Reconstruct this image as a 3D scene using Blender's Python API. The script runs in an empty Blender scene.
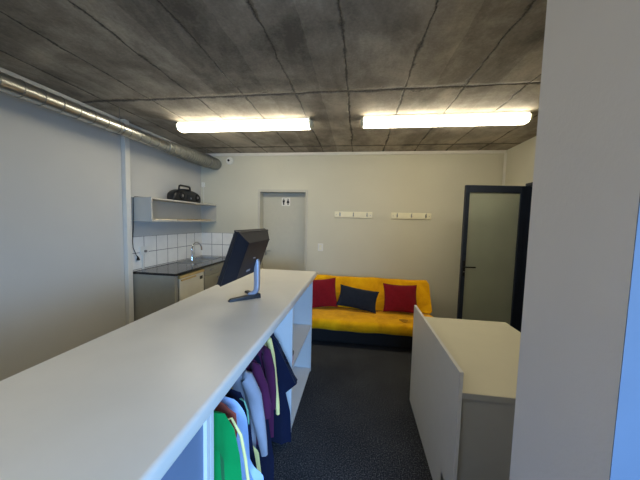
import bpy, bmesh, math, random
from mathutils import Vector, Matrix, noise
random.seed(7)
S = bpy.context.scene
COL = S.collection
PI = math.pi

# ------------------------------------------------------------------ materials
def new_mat(name):
    m = bpy.data.materials.new(name); m.use_nodes = True
    nt = m.node_tree
    return m, nt, nt.nodes['Principled BSDF'], nt.links

def lin(c):
    return tuple((v/255/12.92 if v/255 <= .04045 else ((v/255+.055)/1.055)**2.4) for v in c) + (1,)

def tex_noise(nt, scale, detail=4, rough=.5, vec=None, dist=0):
    n = nt.nodes.new('ShaderNodeTexNoise')
    n.inputs['Scale'].default_value = scale; n.inputs['Detail'].default_value = detail
    n.inputs['Roughness'].default_value = rough; n.inputs['Distortion'].default_value = dist
    if vec is None:
        tc = nt.nodes.new('ShaderNodeTexCoord'); vec = tc.outputs['Object']
    nt.links.new(vec, n.inputs['Vector'])
    return n

def ramp(nt, fac, stops):
    r = nt.nodes.new('ShaderNodeValToRGB')
    e = r.color_ramp.elements
    e[0].position, e[0].color = stops[0]
    e[1].position, e[1].color = stops[-1]
    for p, c in stops[1:-1]:
        x = e.new(p); x.color = c
    nt.links.new(fac, r.inputs['Fac'])
    return r

def bump(nt, bsdf, height, strength=.2, dist=.01):
    b = nt.nodes.new('ShaderNodeBump')
    b.inputs['Strength'].default_value = strength; b.inputs['Distance'].default_value = dist
    nt.links.new(height, b.inputs['Height']); nt.links.new(b.outputs['Normal'], bsdf.inputs['Normal'])
    return b

def simple(name, rgb, rough=.5, metal=0, var=.06, scale=14, bmp=0, bscale=60, spec=.5, sheen=0, bdist=.004):
    m, nt, b, L = new_mat(name)
    c = lin(rgb)
    n = tex_noise(nt, scale, 3)
    lo = tuple(max(0, v*(1-var)) for v in c[:3])+(1,); hi = tuple(min(1, v*(1+var)) for v in c[:3])+(1,)
    r = ramp(nt, n.outputs['Fac'], [(.3, lo), (.7, hi)])
    L.new(r.outputs['Color'], b.inputs['Base Color'])
    b.inputs['Roughness'].default_value = rough; b.inputs['Metallic'].default_value = metal
    b.inputs['Specular IOR Level'].default_value = spec
    if sheen: b.inputs['Sheen Weight'].default_value = sheen
    if bmp:
        n2 = tex_noise(nt, bscale, 4, .6)
        bump(nt, b, n2.outputs['Fac'], bmp, bdist)
    return m

def mth(nt, op, a, b=None, clamp=False):
    n = nt.nodes.new('ShaderNodeMath'); n.operation = op; n.use_clamp = clamp
    for i, v in enumerate((a, b)):
        if v is None: continue
        if isinstance(v, (int, float)): n.inputs[i].default_value = v
        else: nt.links.new(v, n.inputs[i])
    return n.outputs[0]

def mat_ceiling():
    m, nt, b, L = new_mat('board_marked_concrete')
    tc = nt.nodes.new('ShaderNodeTexCoord')
    sep = nt.nodes.new('ShaderNodeSeparateXYZ'); L.new(tc.outputs['Object'], sep.inputs[0])
    wob = tex_noise(nt, 2.2, 5, .7, tc.outputs['Object'])
    w1 = mth(nt, 'MULTIPLY', mth(nt, 'SUBTRACT', wob.outputs['Fac'], .5), .075)
    X = mth(nt, 'ADD', sep.outputs['X'], w1)
    Y = mth(nt, 'ADD', sep.outputs['Y'], w1)
    # distance to nearest long seam (boards .464 m wide, a seam at x = -.12)
    fx = mth(nt, 'ADD', mth(nt, 'DIVIDE', mth(nt, 'ADD', X, .12), .464), 100.5)
    dx = mth(nt, 'MULTIPLY', mth(nt, 'ABSOLUTE', mth(nt, 'SUBTRACT', mth(nt, 'FRACT', fx), .5)), .464)
    d1 = mth(nt, 'ABSOLUTE', mth(nt, 'SUBTRACT', Y, 2.36))
    d2 = mth(nt, 'ABSOLUTE', mth(nt, 'SUBTRACT', Y, 4.02))
    d3 = mth(nt, 'ABSOLUTE', mth(nt, 'ADD', Y, .2))
    dy = mth(nt, 'MINIMUM', mth(nt, 'MINIMUM', d1, d2), d3)
    # ragged width
    rag = tex_noise(nt, 5, 6, .75, tc.outputs['Object'])
    sc = mth(nt, 'ADD', .0035, mth(nt, 'MULTIPLY', mth(nt, 'POWER', rag.outputs['Fac'], 5), .24))
    lx = mth(nt, 'SUBTRACT', 1, mth(nt, 'DIVIDE', dx, sc), True)
    sc2 = mth(nt, 'ADD', .014, mth(nt, 'MULTIPLY', mth(nt, 'POWER', rag.outputs['Fac'], 4), .32))
    ly = mth(nt, 'SUBTRACT', 1, mth(nt, 'DIVIDE', dy, sc2), True)
    line = mth(nt, 'MAXIMUM', lx, ly)
    # board tone
    cell = nt.nodes.new('ShaderNodeTexWhiteNoise'); cell.noise_dimensions = '2D'
    comb = nt.nodes.new('ShaderNodeCombineXYZ')
    L.new(mth(nt, 'FLOOR', fx), comb.inputs['X']); L.new(mth(nt, 'GREATER_THAN', Y, 2.36), comb.inputs['Y'])
    L.new(comb.outputs[0], cell.inputs['Vector'])
    big = tex_noise(nt, 1.6, 6, .62, tc.outputs['Object'], .6)
    mp = nt.nodes.new('ShaderNodeMapping'); mp.inputs['Scale'].default_value = (1.6, .8, 1)
    L.new(tc.outputs['Object'], mp.inputs['Vector'])
    streak = tex_noise(nt, 2.4, 7, .7, mp.outputs['Vector'])
    fine = tex_noise(nt, 60, 3, .6, tc.outputs['Object'])
    v = mth(nt, 'ADD', mth(nt, 'MULTIPLY', big.outputs['Fac'], .5), mth(nt, 'MULTIPLY', streak.outputs['Fac'], .4))
    v = mth(nt, 'ADD', v, mth(nt, 'MULTIPLY', cell.outputs['Value'], .10))
    v = mth(nt, 'ADD', v, mth(nt, 'MULTIPLY', mth(nt, 'SUBTRACT', fine.outputs['Fac'], .5), .12))
    r = ramp(nt, v, [(.36, lin((98, 92, 83))), (.5, lin((148, 140, 127))), (.64, lin((196, 186, 168)))])
    mix = nt.nodes.new('ShaderNodeMixRGB'); mix.inputs['Color2'].default_value = lin((70, 66, 60))
    aggr = tex_noise(nt, 90, 2, .5, tc.outputs['Object'])
    lf = mth(nt, 'MULTIPLY', mth(nt, 'MULTIPLY', line, 2.0), aggr.outputs['Fac'], True)
    L.new(lf, mix.inputs['Fac']); L.new(r.outputs['Color'], mix.inputs['Color1'])
    L.new(mix.outputs['Color'], b.inputs['Base Color'])
    b.inputs['Roughness'].default_value = .8; b.inputs['Specular IOR Level'].default_value = .25
    h = mth(nt, 'SUBTRACT', mth(nt, 'MULTIPLY', v, .5), mth(nt, 'MULTIPLY', line, 1.0))
    bump(nt, b, h, .7, .03)
    return m

def mat_carpet():
    m, nt, b, L = new_mat('dark_carpet')
    a = tex_noise(nt, 120, 2, .7); c = tex_noise(nt, 3.0, 4)
    v = mth(nt, 'ADD', mth(nt, 'MULTIPLY', a.outputs['Fac'], .9), mth(nt, 'MULTIPLY', c.outputs['Fac'], .1))
    r = ramp(nt, v, [(.34, lin((26, 26, 28))), (.52, lin((52, 53, 56))), (.68, lin((104, 104, 103)))])
    L.new(r.outputs['Color'], b.inputs['Base Color'])
    b.inputs['Roughness'].default_value = 1; b.inputs['Specular IOR Level'].default_value = .1
    bump(nt, b, a.outputs['Fac'], .6, .01)
    return m

def mat_tiles(axis, off, pitch):
    m, nt, b, L = new_mat('white_wall_tiles')
    tc = nt.nodes.new('ShaderNodeTexCoord')
    sep = nt.nodes.new('ShaderNodeSeparateXYZ'); L.new(tc.outputs['Object'], sep.inputs[0])
    A = sep.outputs[axis]
    fa = mth(nt, 'ADD', mth(nt, 'DIVIDE', mth(nt, 'ADD', A, -off), pitch), 100.5)
    da = mth(nt, 'MULTIPLY', mth(nt, 'ABSOLUTE', mth(nt, 'SUBTRACT', mth(nt, 'FRACT', fa), .5)), pitch)
    fz = mth(nt, 'ADD', mth(nt, 'DIVIDE', mth(nt, 'ADD', sep.outputs['Z'], -1.147), .205), 100.5)
    dz = mth(nt, 'MULTIPLY', mth(nt, 'ABSOLUTE', mth(nt, 'SUBTRACT', mth(nt, 'FRACT', fz), .5)), .205)
    d = mth(nt, 'MINIMUM', da, dz)
    g = mth(nt, 'LESS_THAN', d, .0035)
    mix = nt.nodes.new('ShaderNodeMixRGB')
    n = tex_noise(nt, 8, 2)
    r = ramp(nt, n.outputs['Fac'], [(.3, lin((236, 233, 224))), (.7, lin((244, 241, 232)))])
    L.new(r.outputs['Color'], mix.inputs['Color1']); mix.inputs['Color2'].default_value = lin((104, 96, 92))
    L.new(g, mix.inputs['Fac']); L.new(mix.outputs['Color'], b.inputs['Base Color'])
    L.new(mth(nt, 'ADD', .18, mth(nt, 'MULTIPLY', g, .6)), b.inputs['Roughness'])
    bump(nt, b, mth(nt, 'MINIMUM', d, .006), .6, .3)
    return m

def mat_steel_duct():
    m, nt, b, L = new_mat('galvanised_steel')
    n = tex_noise(nt, 26, 4, .6)
    r = ramp(nt, n.outputs['Fac'], [(.3, lin((182, 182, 178))), (.7, lin((196, 196, 190)))])
    L.new(r.outputs['Color'], b.inputs['Base Color'])
    b.inputs['Metallic'].default_value = .95
    r2 = ramp(nt, n.outputs['Fac'], [(.3, (.29, .29, .29, 1)), (.7, (.33, .33, .33, 1))])
    L.new(r2.outputs['Color'], b.inputs['Roughness'])
    return m

def mat_emit(name, rgb, strength):
    m, nt, b, L = new_mat(name)
    b.inputs['Base Color'].default_value = (.9, .9, .88, 1)
    b.inputs['Emission Color'].default_value = rgb
    b.inputs['Emission Strength'].default_value = strength
    n = tex_noise(nt, 5, 1)
    r = ramp(nt, n.outputs['Fac'], [(0, (.97*rgb[0], .97*rgb[1], .97*rgb[2], 1)), (1, rgb)])
    L.new(r.outputs['Color'], b.inputs['Emission Color'])
    return m

def mat_frosted():
    m, nt, b, L = new_mat('frosted_glass')
    n = tex_noise(nt, 3, 2)
    r = ramp(nt, n.outputs['Fac'], [(.3, lin((182, 188, 172))), (.7, lin((192, 197, 180)))])
    L.new(r.outputs['Color'], b.inputs['Base Color'])
    b.inputs['Roughness'].default_value = .55; b.inputs['Transmission Weight'].default_value = .55
    b.inputs['IOR'].default_value = 1.2
    return m

def mat_velvet():
    m, nt, b, L = new_mat('yellow_velvet')
    n = tex_noise(nt, 4, 5, .65, None, .8)
    r = ramp(nt, n.outputs['Fac'], [(.3, lin((206, 142, 0))), (.52, lin((230, 166, 0))), (.72, lin((244, 186, 6)))])
    L.new(r.outputs['Color'], b.inputs['Base Color'])
    b.inputs['Roughness'].default_value = .85; b.inputs['Sheen Weight'].default_value = .25
    b.inputs['Sheen Tint'].default_value = (1, .8, .3, 1); b.inputs['Specular IOR Level'].default_value = .2
    n2 = tex_noise(nt, 9, 4, .6); bump(nt, b, n2.outputs['Fac'], .35, .03)
    return m

M = {}
M['wall'] = simple('painted_wall', (208, 204, 184), .75, var=.02, scale=2, bmp=.08, bscale=120, spec=.3)
M['wall_l'] = simple('painted_wall_left', (200, 198, 190), .6, var=.02, scale=2, bmp=.08, bscale=120, spec=.35)
M['jamb'] = simple('painted_wall_partition', (206, 205, 206), .7, var=.025, scale=3, bmp=.15, bscale=90, spec=.3)
M['piershade'] = simple('pier_shade_tone', (76, 88, 104), .6, var=.06, scale=9)  # dark blue-grey tone, holds down the daylight on the pier's camera-side face
M['ceil'] = mat_ceiling()
M['carpet'] = mat_carpet()
M['tileL'] = mat_tiles('Y', 4.384, .216)
M['tileB'] = mat_tiles('X', -2.712, .197)
M['trim'] = simple('white_trim_paint', (222, 219, 208), .5, var=.02)
M['duct'] = mat_steel_duct()
M['flex'] = simple('aluminium_flex_duct', (150, 150, 140), .45, .6, var=.1, scale=30)
M['lampbody'] = simple('lamp_white_enamel', (225, 224, 215), .4)
M['diffuser'] = mat_emit('lamp_diffuser', (1, .91, .71, 1), 20)
M['endcap'] = simple('lamp_end_cap_plastic', (232, 226, 196), .35)
M['lam'] = simple('white_laminate', (205, 205, 203), .45, var=.015, spec=.4)
M['lamtop'] = simple('worn_laminate_top', (213, 210, 201), .34, var=.03, scale=5, bmp=.04, bscale=200, spec=.4)
M['lamgrey'] = simple('grey_laminate', (158, 158, 152), .5, var=.02)
M['desktop'] = simple('cream_laminate', (204, 199, 176), .5, var=.02, scale=5)
M['cabgrey'] = simple('cabinet_grey', (162, 159, 144), .5, var=.03)
M['shelfgrey'] = simple('shelf_laminate', (190, 186, 174), .5, var=.02)
M['granite'] = simple('black_polished_worktop', (34, 33, 34), .14, var=.5, scale=180, spec=.6)
M['fridge'] = simple('fridge_enamel', (232, 228, 210), .35, var=.02)
M['fridgetop'] = simple('yellowed_plastic', (214, 184, 118), .5, var=.08, scale=20)
M['black'] = simple('black_plastic', (22, 23, 26), .4, var=.2)
M['blackmat'] = simple('black_matt', (12, 12, 14), .8)
M['navyplastic'] = simple('monitor_plastic', (13, 16, 25), .5, var=.1, bmp=.05, bscale=300)
M['silver'] = simple('silver_plastic', (150, 156, 170), .35, .4)
M['chrome'] = simple('chrome', (210, 212, 215), .12, 1, var=.01)
M['steel'] = simple('brushed_steel', (170, 170, 168), .28, 1, var=.05)
M['white'] = simple('white_plastic', (228, 226, 216), .4, var=.01)
M['ivory'] = simple('ivory_painted_wood', (236, 230, 200), .45, var=.02)
M['socket'] = simple('socket_grey', (120, 116, 112), .4)
M['door'] = simple('grey_painted_door', (194, 190, 172), .55, var=.02)
M['frame'] = simple('grey_door_frame', (194, 190, 174), .5, var=.02)
M['anth'] = simple('anthracite_aluminium', (40, 48, 64), .4, .3, var=.05)
M['glass'] = mat_frosted()
M['velvet'] = mat_velvet()
M['red'] = simple('dark_red_cloth', (118, 10, 26), .9, var=.12, scale=30, bmp=.3, bscale=260, sheen=.1, spec=.2)
M['navycush'] = simple('navy_cloth', (26, 33, 46), .9, var=.15, scale=30, bmp=.3, bscale=260, sheen=.1, spec=.2)
M['paper'] = simple('brown_card', (196, 172, 130), .8, var=.15, scale=20)
M['paperw'] = simple('cream_paper', (222, 212, 186), .8, var=.05)
M['wood'] = simple('beech_wood', (176, 120, 72), .5, var=.15, scale=30)
M['daypane'] = None
def cloth(name, rgb): return simple(name, rgb, .92, var=.1, scale=12, bmp=.25, bscale=300, spec=.15, sheen=.08)

# ------------------------------------------------------------------ geometry helpers
def tag(o, label=None, cat=None, group=None, kind=None):
    if label: o['label'] = label
    if cat: o['category'] = cat
    if group: o['group'] = group
    if kind: o['kind'] = kind
    return o

def root(name, loc, label, cat, group=None, rz=0):
    o = bpy.data.objects.new(name, None); COL.objects.link(o)
    o.location = loc; o.rotation_euler = (0, 0, rz); o.empty_display_size = .05
    return tag(o, label, cat, group)

def link(name, bm, mat, parent=None, smooth=False, label=None, world=True):
    """bm is in world coordinates; with a parent it is moved into the parent's frame."""
    bmesh.ops.recalc_face_normals(bm, faces=bm.faces)
    me = bpy.data.meshes.new(name)
    if parent is not None and world:
        mw = Matrix.Translation(parent_loc(parent)) @ Matrix.Rotation(parent_rz(parent), 4, 'Z')
        bm.transform(mw.inverted())
    bm.to_mesh(me); bm.free()
    o = bpy.data.objects.new(name, me); COL.objects.link(o)
    if parent is not None: o.parent = parent
    me.materials.append(mat)
    if smooth:
        for p in me.polygons: p.use_smooth = True
        try: me.set_sharp_from_angle(angle=math.radians(40))
        except Exception: pass
    if label: o['label'] = label
    return o

def parent_loc(p):
    v = Vector((0, 0, 0))
    while p is not None: v = v + p.location; p = p.parent
    return v
def parent_rz(p):
    r = 0
    while p is not None: r += p.rotation_euler[2]; p = p.parent
    return r

def box(bm, x0, x1, y0, y1, z0, z1, bev=0, seg=2):
    r = bmesh.ops.create_cube(bm, size=1)
    vs = r['verts']
    for v in vs:
        v.co = Vector(((x0+x1)/2+v.co.x*(x1-x0), (y0+y1)/2+v.co.y*(y1-y0), (z0+z1)/2+v.co.z*(z1-z0)))
    if bev:
        es = list({e for v in vs for e in v.link_edges})
        bmesh.ops.bevel(bm, geom=es, offset=bev, segments=seg, affect='EDGES', profile=.5)
    return bm

def B(*a, **k): return box(bmesh.new(), *a, **k)

def extrude_poly(bm, pts, d):
    """pts: list of Vectors (planar loop), d: extrusion vector."""
    a = [bm.verts.new(p) for p in pts]; b = [bm.verts.new(Vector(p)+d) for p in pts]
    bm.faces.new(a); bm.faces.new(list(reversed(b)))
    n = len(a)
    for i in range(n): bm.faces.new([a[i], b[i], b[(i+1) % n], a[(i+1) % n]])
    return bm

def tube(bm, pts, r, n=12, caps=True):
    pts = [Vector(p) for p in pts]
    rs = r if isinstance(r, (list, tuple)) else [r]*len(pts)
    rings = []; up = None
    for i, p in enumerate(pts):
        t = (pts[min(i+1, len(pts)-1)] - pts[max(i-1, 0)]).normalized()
        if up is None:
            up = Vector((0, 0, 1)) if abs(t.z) < .9 else Vector((1, 0, 0))
        s = t.cross(up).normalized(); up = s.cross(t).normalized()
        rings.append([bm.verts.new(p + (s*math.cos(2*PI*k/n)+up*math.sin(2*PI*k/n))*rs[i]) for k in range(n)])
    for a, b in zip(rings, rings[1:]):
        for k in range(n): bm.faces.new([a[k], a[(k+1) % n], b[(k+1) % n], b[k]])
    if caps: bm.faces.new(rings[0]); bm.faces.new(list(reversed(rings[-1])))
    return bm

def cyl(bm, c, axis, r, h, n=24, r2=None):
    c = Vector(c); a = Vector(axis).normalized()
    return tube(bm, [c, c+a*h], [r, r if r2 is None else r2], n)

def arc(c, r, a0, a1, n, U, V):
    c = Vector(c); U = Vector(U); V = Vector(V)
    return [c + U*r*math.cos(a0+(a1-a0)*i/n) + V*r*math.sin(a0+(a1-a0)*i/n) for i in range(n+1)]

def rounded_rect(w, h, r, n=4):
    out = []
    for cx, cy, a in ((w/2-r, h/2-r, 0), (-w/2+r, h/2-r, PI/2), (-w/2+r, -h/2+r, PI), (w/2-r, -h/2+r, 1.5*PI)):
        for i in range(n+1):
            t = a+PI/2*i/n; out.append((cx+r*math.cos(t), cy+r*math.sin(t)))
    return out

# ------------------------------------------------------------------ dimensions
XL, YB, XR, ZC = -2.712, 4.384, 2.124, 2.70
YF, XE = -1.6, 3.5          # wall behind the camera, far side of the corridor

def struct(name, bm, mat, parent=None, smooth=False):
    o = link(name, bm, mat, parent, smooth)
    if parent is None: o['kind'] = 'structure'
    return o

struct('floor', B(XL-.1, XE+.1, YF-.1, YB+.4, -.1, 0), M['carpet'])
struct('ceiling', B(XL-.1, XE+.1, YF-.1, YB+.4, ZC, ZC+.15), M['ceil'])
struct('wall_left', B(XL-.1, XL, YF, YB+.4, 0, ZC), M['wall_l'])
# back wall with the door recess
DX0, DX1, DZ = -1.648, -.861, 2.068
bm = bmesh.new()
box(bm, XL, DX0, YB, YB+.2, 0, ZC); box(bm, DX1, XE, YB, YB+.2, 0, ZC); box(bm, DX0, DX1, YB, YB+.2, DZ, ZC)
box(bm, DX0-.02, DX1+.02, YB+.2, YB+.25, 0, DZ+.02)
struct('wall_back', bm, M['wall'])
# right wall with the opening of the glass door
OY0, OY1, OZ = 2.93, 3.83, 2.14
bm = bmesh.new()
box(bm, XR, XR+.12, OY1, YB, 0, ZC); box(bm, XR, XR+.12, .785, OY0, 0, ZC); box(bm, XR, XR+.12, OY0, OY1, OZ, ZC)
struct('wall_right', bm, M['wall'])
struct('wall_corridor', B(XE, XE+.1, YF, YB+.2, 0, ZC), M['wall'])
# partition beside the camera (the pier on the right of the picture)
struct('wall_partition', B(.45, XE, .508, .785, 0, ZC), M['jamb'])
struct('pier_shade_sheet', B(.4501, XE-.001, .5065, .5079, .0005, ZC-.0005), M['piershade'])  # thin sheet over the pier face, dimmer blue light put into its colour
# wall behind the camera with its window
WX0, WX1, WZ0, WZ1 = .15, 2.7, .7, 2.15
bm = bmesh.new()
box(bm, XL, WX0, YF-.1, YF, 0, ZC); box(bm, WX1, XE, YF-.1, YF, 0, ZC)
box(bm, WX0, WX1, YF-.1, YF, 0, WZ0); box(bm, WX0, WX1, YF-.1, YF, WZ1, ZC)
struct('wall_front', bm, M['wall'])
w = bpy.data.objects.new('window_1', None); COL.objects.link(w); w.location = ((WX0+WX1)/2, YF-.05, WZ0); w['kind'] = 'structure'
bm = bmesh.new()
for x in (WX0, (WX0+WX1)/2-.025, WX1-.05): box(bm, x, x+.05, YF-.08, YF-.02, WZ0, WZ1)
box(bm, WX0+.05, WX1-.05, YF-.08, YF-.02, WZ0, WZ0+.05); box(bm, WX0+.05, WX1-.05, YF-.08, YF-.02, WZ1-.05, WZ1)
link('window_frame', bm, M['anth'], w)

# trims
struct('trim_1', B(XL+.0005, XR-.0005, YB-.022, YB-.0005, 2.655, 2.6995, bev=.004), M['trim'])   # cornice strip
struct('trim_2', B(XR-.035, XR-.0005, YB-.03, YB-.023, 0, 2.654), M['trim'])                      # strip in the right corner
struct('trim_3', B(XL+.0005, XL+.05, 2.795, 2.862, 0, 2.6995, bev=.003), M['trim'])            # upright on the left wall
struct('baseboard_back', B(-.80, XR-.04, YB-.015, YB-.0005, 0.0005, .07, bev=.003), M['trim'])
# tile splashback
struct('trim_4', B(XL+.0005, XL+.008, 2.885, YB-.0005, .932, 1.352), M['tileL'])
struct('trim_5', B(XL+.0085, -1.92, YB-.008, YB-.0005, .932, 1.352), M['tileB'])

# ------------------------------------------------------------------ door in the back wall
d = bpy.data.objects.new('door_1', None); COL.objects.link(d); d.location = ((DX0+DX1)/2, YB, 0); d['kind'] = 'structure'
bm = bmesh.new()
ft = .033
for x0, x1 in ((DX0-ft, DX0+.008), (DX1-.008, DX1+ft)):
    box(bm, x0, x1, YB-.014, YB-.0005, 0, DZ+ft, bev=.003)
box(bm, DX0+.0085, DX1-.0085, YB-.014, YB-.0005, DZ-.008, DZ+ft, bev=.003)
link('door_frame', bm, M['frame'], d)
LY = YB+.15
link('door_leaf', B(DX0+.004, DX1-.004, LY, LY+.04, .006, DZ-.004, bev=.002), M['door'], d)
h = link('door_handle', (lambda b: (box(b, -1.605, -1.575, LY-.006, LY-.0005, .975, 1.125, bev=.002),
     tube(b, [(-1.59, LY-.006, 1.06), (-1.59, LY-.05, 1.06), (-1.575, LY-.055, 1.06), (-1.49, LY-.055, 1.058)], .009, 10), b)[-1])(bmesh.new()),
     M['steel'], d, True)
# restroom sign: two white halves, a figure on each
sg = root('restroom_sign', (-1.238, LY-.001, 1.913), 'small white restroom sign with black man and woman figures on the grey door', 'sign')
for sx in (-1, 1):
    cx = -1.238+sx*.038
    bm = bmesh.new()
    extrude_poly(bm, [Vector((cx+a, LY-.001, 1.913+b)) for a, b in rounded_rect(.072, .142, .016)], Vector((0, -.003, 0)))
    link('sign_plate', bm, M['white'], sg)
    bm = bmesh.new(); yy = LY-.0042; zc = 1.913
    cyl(bm, (cx, yy, zc+.042), (0, -1, 0), .0105, .0012, 16)
    if sx < 0:   # man
        extrude_poly(bm, [Vector((cx+a, yy, zc+b)) for a, b in ((-.02, .027), (.02, .027), (.02, -.01), (.012, -.01), (.011, -.055), (-.011, -.055), (-.012, -.01), (-.02, -.01))], Vector((0, -.0012, 0)))
    else:        # woman
        extrude_poly(bm, [Vector((cx+a, yy, zc+b)) for a, b in ((-.012, .027), (.012, .027), (.026, -.022), (.010, -.022), (.009, -.055), (-.009, -.055), (-.010, -.022), (-.026, -.022))], Vector((0, -.0012, 0)))
    link('figure', bm, M['blackmat'], sg)

# ------------------------------------------------------------------ glass door, standing open
d2 = bpy.data.objects.new('door_2', None); COL.objects.link(d2); d2.location = (2.108, 3.80, 0)
d2.rotation_euler = (0, 0, math.atan2(3.72-3.80, 1.35-2.108)); d2['kind'] = 'structure'
def dl(name, bm, mat, smooth=False): return link(name, bm, mat, d2, smooth, world=False)
LW, LH = .762, 2.102
bm = bmesh.new()
fw = .062
box(bm, .0, fw+.012, -.022, .022, .012, LH, bev=.003); box(bm, LW-fw+.01, LW, -.022, .022, .012, LH, bev=.003)
box(bm, fw+.0125, LW-fw+.0095, -.022, .022, LH-.092, LH, bev=.003); box(bm, fw+.0125, LW-fw+.0095, -.022, .022, .012, .16, bev=.003)
dl('leaf_frame', bm, M['anth'])
dl('glass_pane', B(fw+.0125, LW-fw+.0095, -.004, .004, .16, LH-.092), M['glass'])
bm = bmesh.new(); hx = LW-.03
for s in (1, -1):
    box(bm, hx-.014, hx+.014, s*.0285-.006, s*.0285+.006, .93, 1.13, bev=.002)
    tube(bm, [(hx, s*.034, 1.05), (hx, s*.066, 1.05), (hx-.02, s*.07, 1.05), (hx-.125, s*.07, 1.05)], .009, 10)
dl('door_handle', bm, M['blackmat'], True)
bm = bmesh.new(); cyl(bm, (hx, .0355, .985), (0, 1, 0), .007, .004, 12)
dl('lock_cylinder', bm, M['steel'])
bm = bmesh.new()
for z in (.25, 1.05, 1.86): cyl(bm, (-.012, .0, z), (0, 0, 1), .009, .09, 12)
dl('hinge', bm, M['anth'])
# the door's fixed frame in the opening
bm = bmesh.new()
box(bm, XR-.012, XR+.09, OY1-.045, OY1-.0005, 0, OZ-.0005, bev=.002); box(bm, XR-.012, XR+.09, OY0+.0005, OY0+.045, 0, OZ-.0005, bev=.002)
box(bm, XR-.012, XR+.09, OY0+.046, OY1-.046, OZ-.045, OZ-.0005, bev=.002)
struct('trim_6', bm, M['anth'])

# ------------------------------------------------------------------ ceiling lamps
def lamp(x0, x1, label):
    y0, y1, zt, zb = 2.895, 3.035, ZC-.001, 2.602
    t = root('ceiling_lamp', ((x0+x1)/2, (y0+y1)/2, ZC), label, 'ceiling light', 'long ceiling lamps')
    link('lamp_tray', B(x0+.03, x1-.03, y0+.012, y1-.012, zt-.03, zt, bev=.003), M['lampbody'], t)
    def prof(k):   # U-shaped cross-section in (y, z)
        ym = (y0+y1)/2; hw = (y1-y0)/2*k; pts = []
        for i in range(13):
            a = PI*i/12
            pts.append((ym-math.copysign(abs(math.cos(a))**.45, math.cos(a))*hw, zt-.031-(zt-.031-zb)*k*math.sin(a)**.5))
        return pts
    bm = bmesh.new()
    extrude_poly(bm, [Vector((x0+.035, y, z)) for y, z in prof(1)], Vector((x1-x0-.07, 0, 0)))
    link('diffuser', bm, M['diffuser'], t, True, 'glowing white diffuser')
    for xa, s in ((x0+.0345, -1), (x1-.0345, 1)):
        bm = bmesh.new(); rings = []
        for q, (dx, k) in enumerate(((0, 1.03), (.012, 1.02), (.026, .9), (.034, .55))):
            rings.append([bm.verts.new((xa+s*dx, y, z)) for y, z in prof(k)])
        for a, b in zip(rings, rings[1:]):
            for i in range(len(a)-1): bm.faces.new([a[i], a[i+1], b[i+1], b[i]])
            bm.faces.new([a[-1], a[0], b[0], b[-1]])
        bm.faces.new(rings[0]); bm.faces.new(list(reversed(rings[-1])))
        link('end_cap', bm, M['endcap'], t, True)
    return t
lamp(-2.115, -.52, 'long white glowing ceiling lamp on the left, nearer the steel duct')
lamp(-.012, 1.63, 'long white glowing ceiling lamp on the right, nearer the glass door')
fill_lamp = lamp(-2.1, -.5, 'unseen ceiling lamp added for light above the near end of the white counter')
fill_lamp.location.y -= 3.55  # unseen, added behind the camera to light the partition and near counter

# ------------------------------------------------------------------ air duct
dx_, dz_, dr = -2.44, 2.494, .062
du = root('air_duct', (dx_, 2.6, dz_), 'round galvanised steel air duct running under the ceiling along the left wall', 'duct')
Yj = 3.2
bm = bmesh.new(); tube(bm, [(dx_, YF+.002, dz_), (dx_, Yj, dz_)], dr, 32)
link('duct_pipe', bm, M['duct'], du, True)
bm = bmesh.new()
bm.free(); y = .1
while y < Yj-.05:
    link('duct_seam', cyl(bmesh.new(), (dx_, y, dz_), (0, 1, 0), dr+.0035, .006, 32), M['flex'], du, True); y += .131
bm = bmesh.new(); pts = []; rs = []
n = 110
for i in range(n+1):
    t = i/n; yy = Yj-.02+t*(YB-.003-Yj+.02)
    pts.append((dx_+.01*t+.02*t*t, yy, dz_+.03*math.sin(t*PI)*.0 + .02*t))
    rs.append(.070+.026*min(1, t*2.2)+.005*math.sin(i*PI/2.2) - (.02*max(0, (t-.955)/.045)))
tube(bm, pts, rs, 28)
link('flexible_sleeve', bm, M['flex'], du, True, 'ribbed grey flexible end sleeve')
for yy in (1.2, 2.5, 4.05):
    bm = bmesh.new()
    rr = dr if yy < Yj else .103
    zz = dz_ if yy < Yj else dz_+.016
    xx = dx_ if yy < Yj else dx_+.022
    cyl(bm, (xx, yy, zz), (0, 1, 0), rr+.006, .014, 28)
    tube(bm, [(xx, yy+.007, zz+rr), (xx, yy+.007, ZC-.0005)], .003, 8)
    link('hanger_strap', bm, M['steel'], du, True)

# ------------------------------------------------------------------ small wall things
t = root('motion_detector', (-2.183, YB-.001, 2.575), 'small round white motion detector with black eye high on the back wall', 'detector')
bm = bmesh.new(); cyl(bm, (-2.183, YB-.001, 2.575), (0, -1, 0), .066, .03, 28, .055); link('detector_body', bm, M['white'], t, True)
bm = bmesh.new(); bmesh.ops.create_uvsphere(bm, u_segments=14, v_segments=8, radius=.019, matrix=Matrix.Translation((-2.192, YB-.036, 2.578)))
link('detector_eye', bm, M['blackmat'], t, True, 'black eye')
t = root('junction_box', (-2.662, YB-.001, 2.175), 'tiny white junction box in the corner above the black boombox', 'junction box')
link('box_cover', B(-2.69, -2.634, YB-.028, YB-.001, 2.135, 2.215, bev=.004), M['white'], t)
bm = bmesh.new(); tube(bm, [(-2.662, YB-.012, 2.136), (-2.662, YB-.006, 2.08), (-2.662, YB-.006, 1.835)], .004, 8)
link('thin_cable', bm, M['trim'], t, True)
t = root('light_switch', (-.6, YB-.001, 1.166), 'white double rocker light switch between the grey door and the yellow sofa', 'switch')
link('switch_plate', B(-.642, -.558, YB-.01, YB-.001, 1.105, 1.227, bev=.003), M['white'], t)
for z in (1.13, 1.172): link('rocker', B(-.618, -.582, YB-.015, YB-.0105, z, z+.03, bev=.002), M['ivory'], t)

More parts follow.
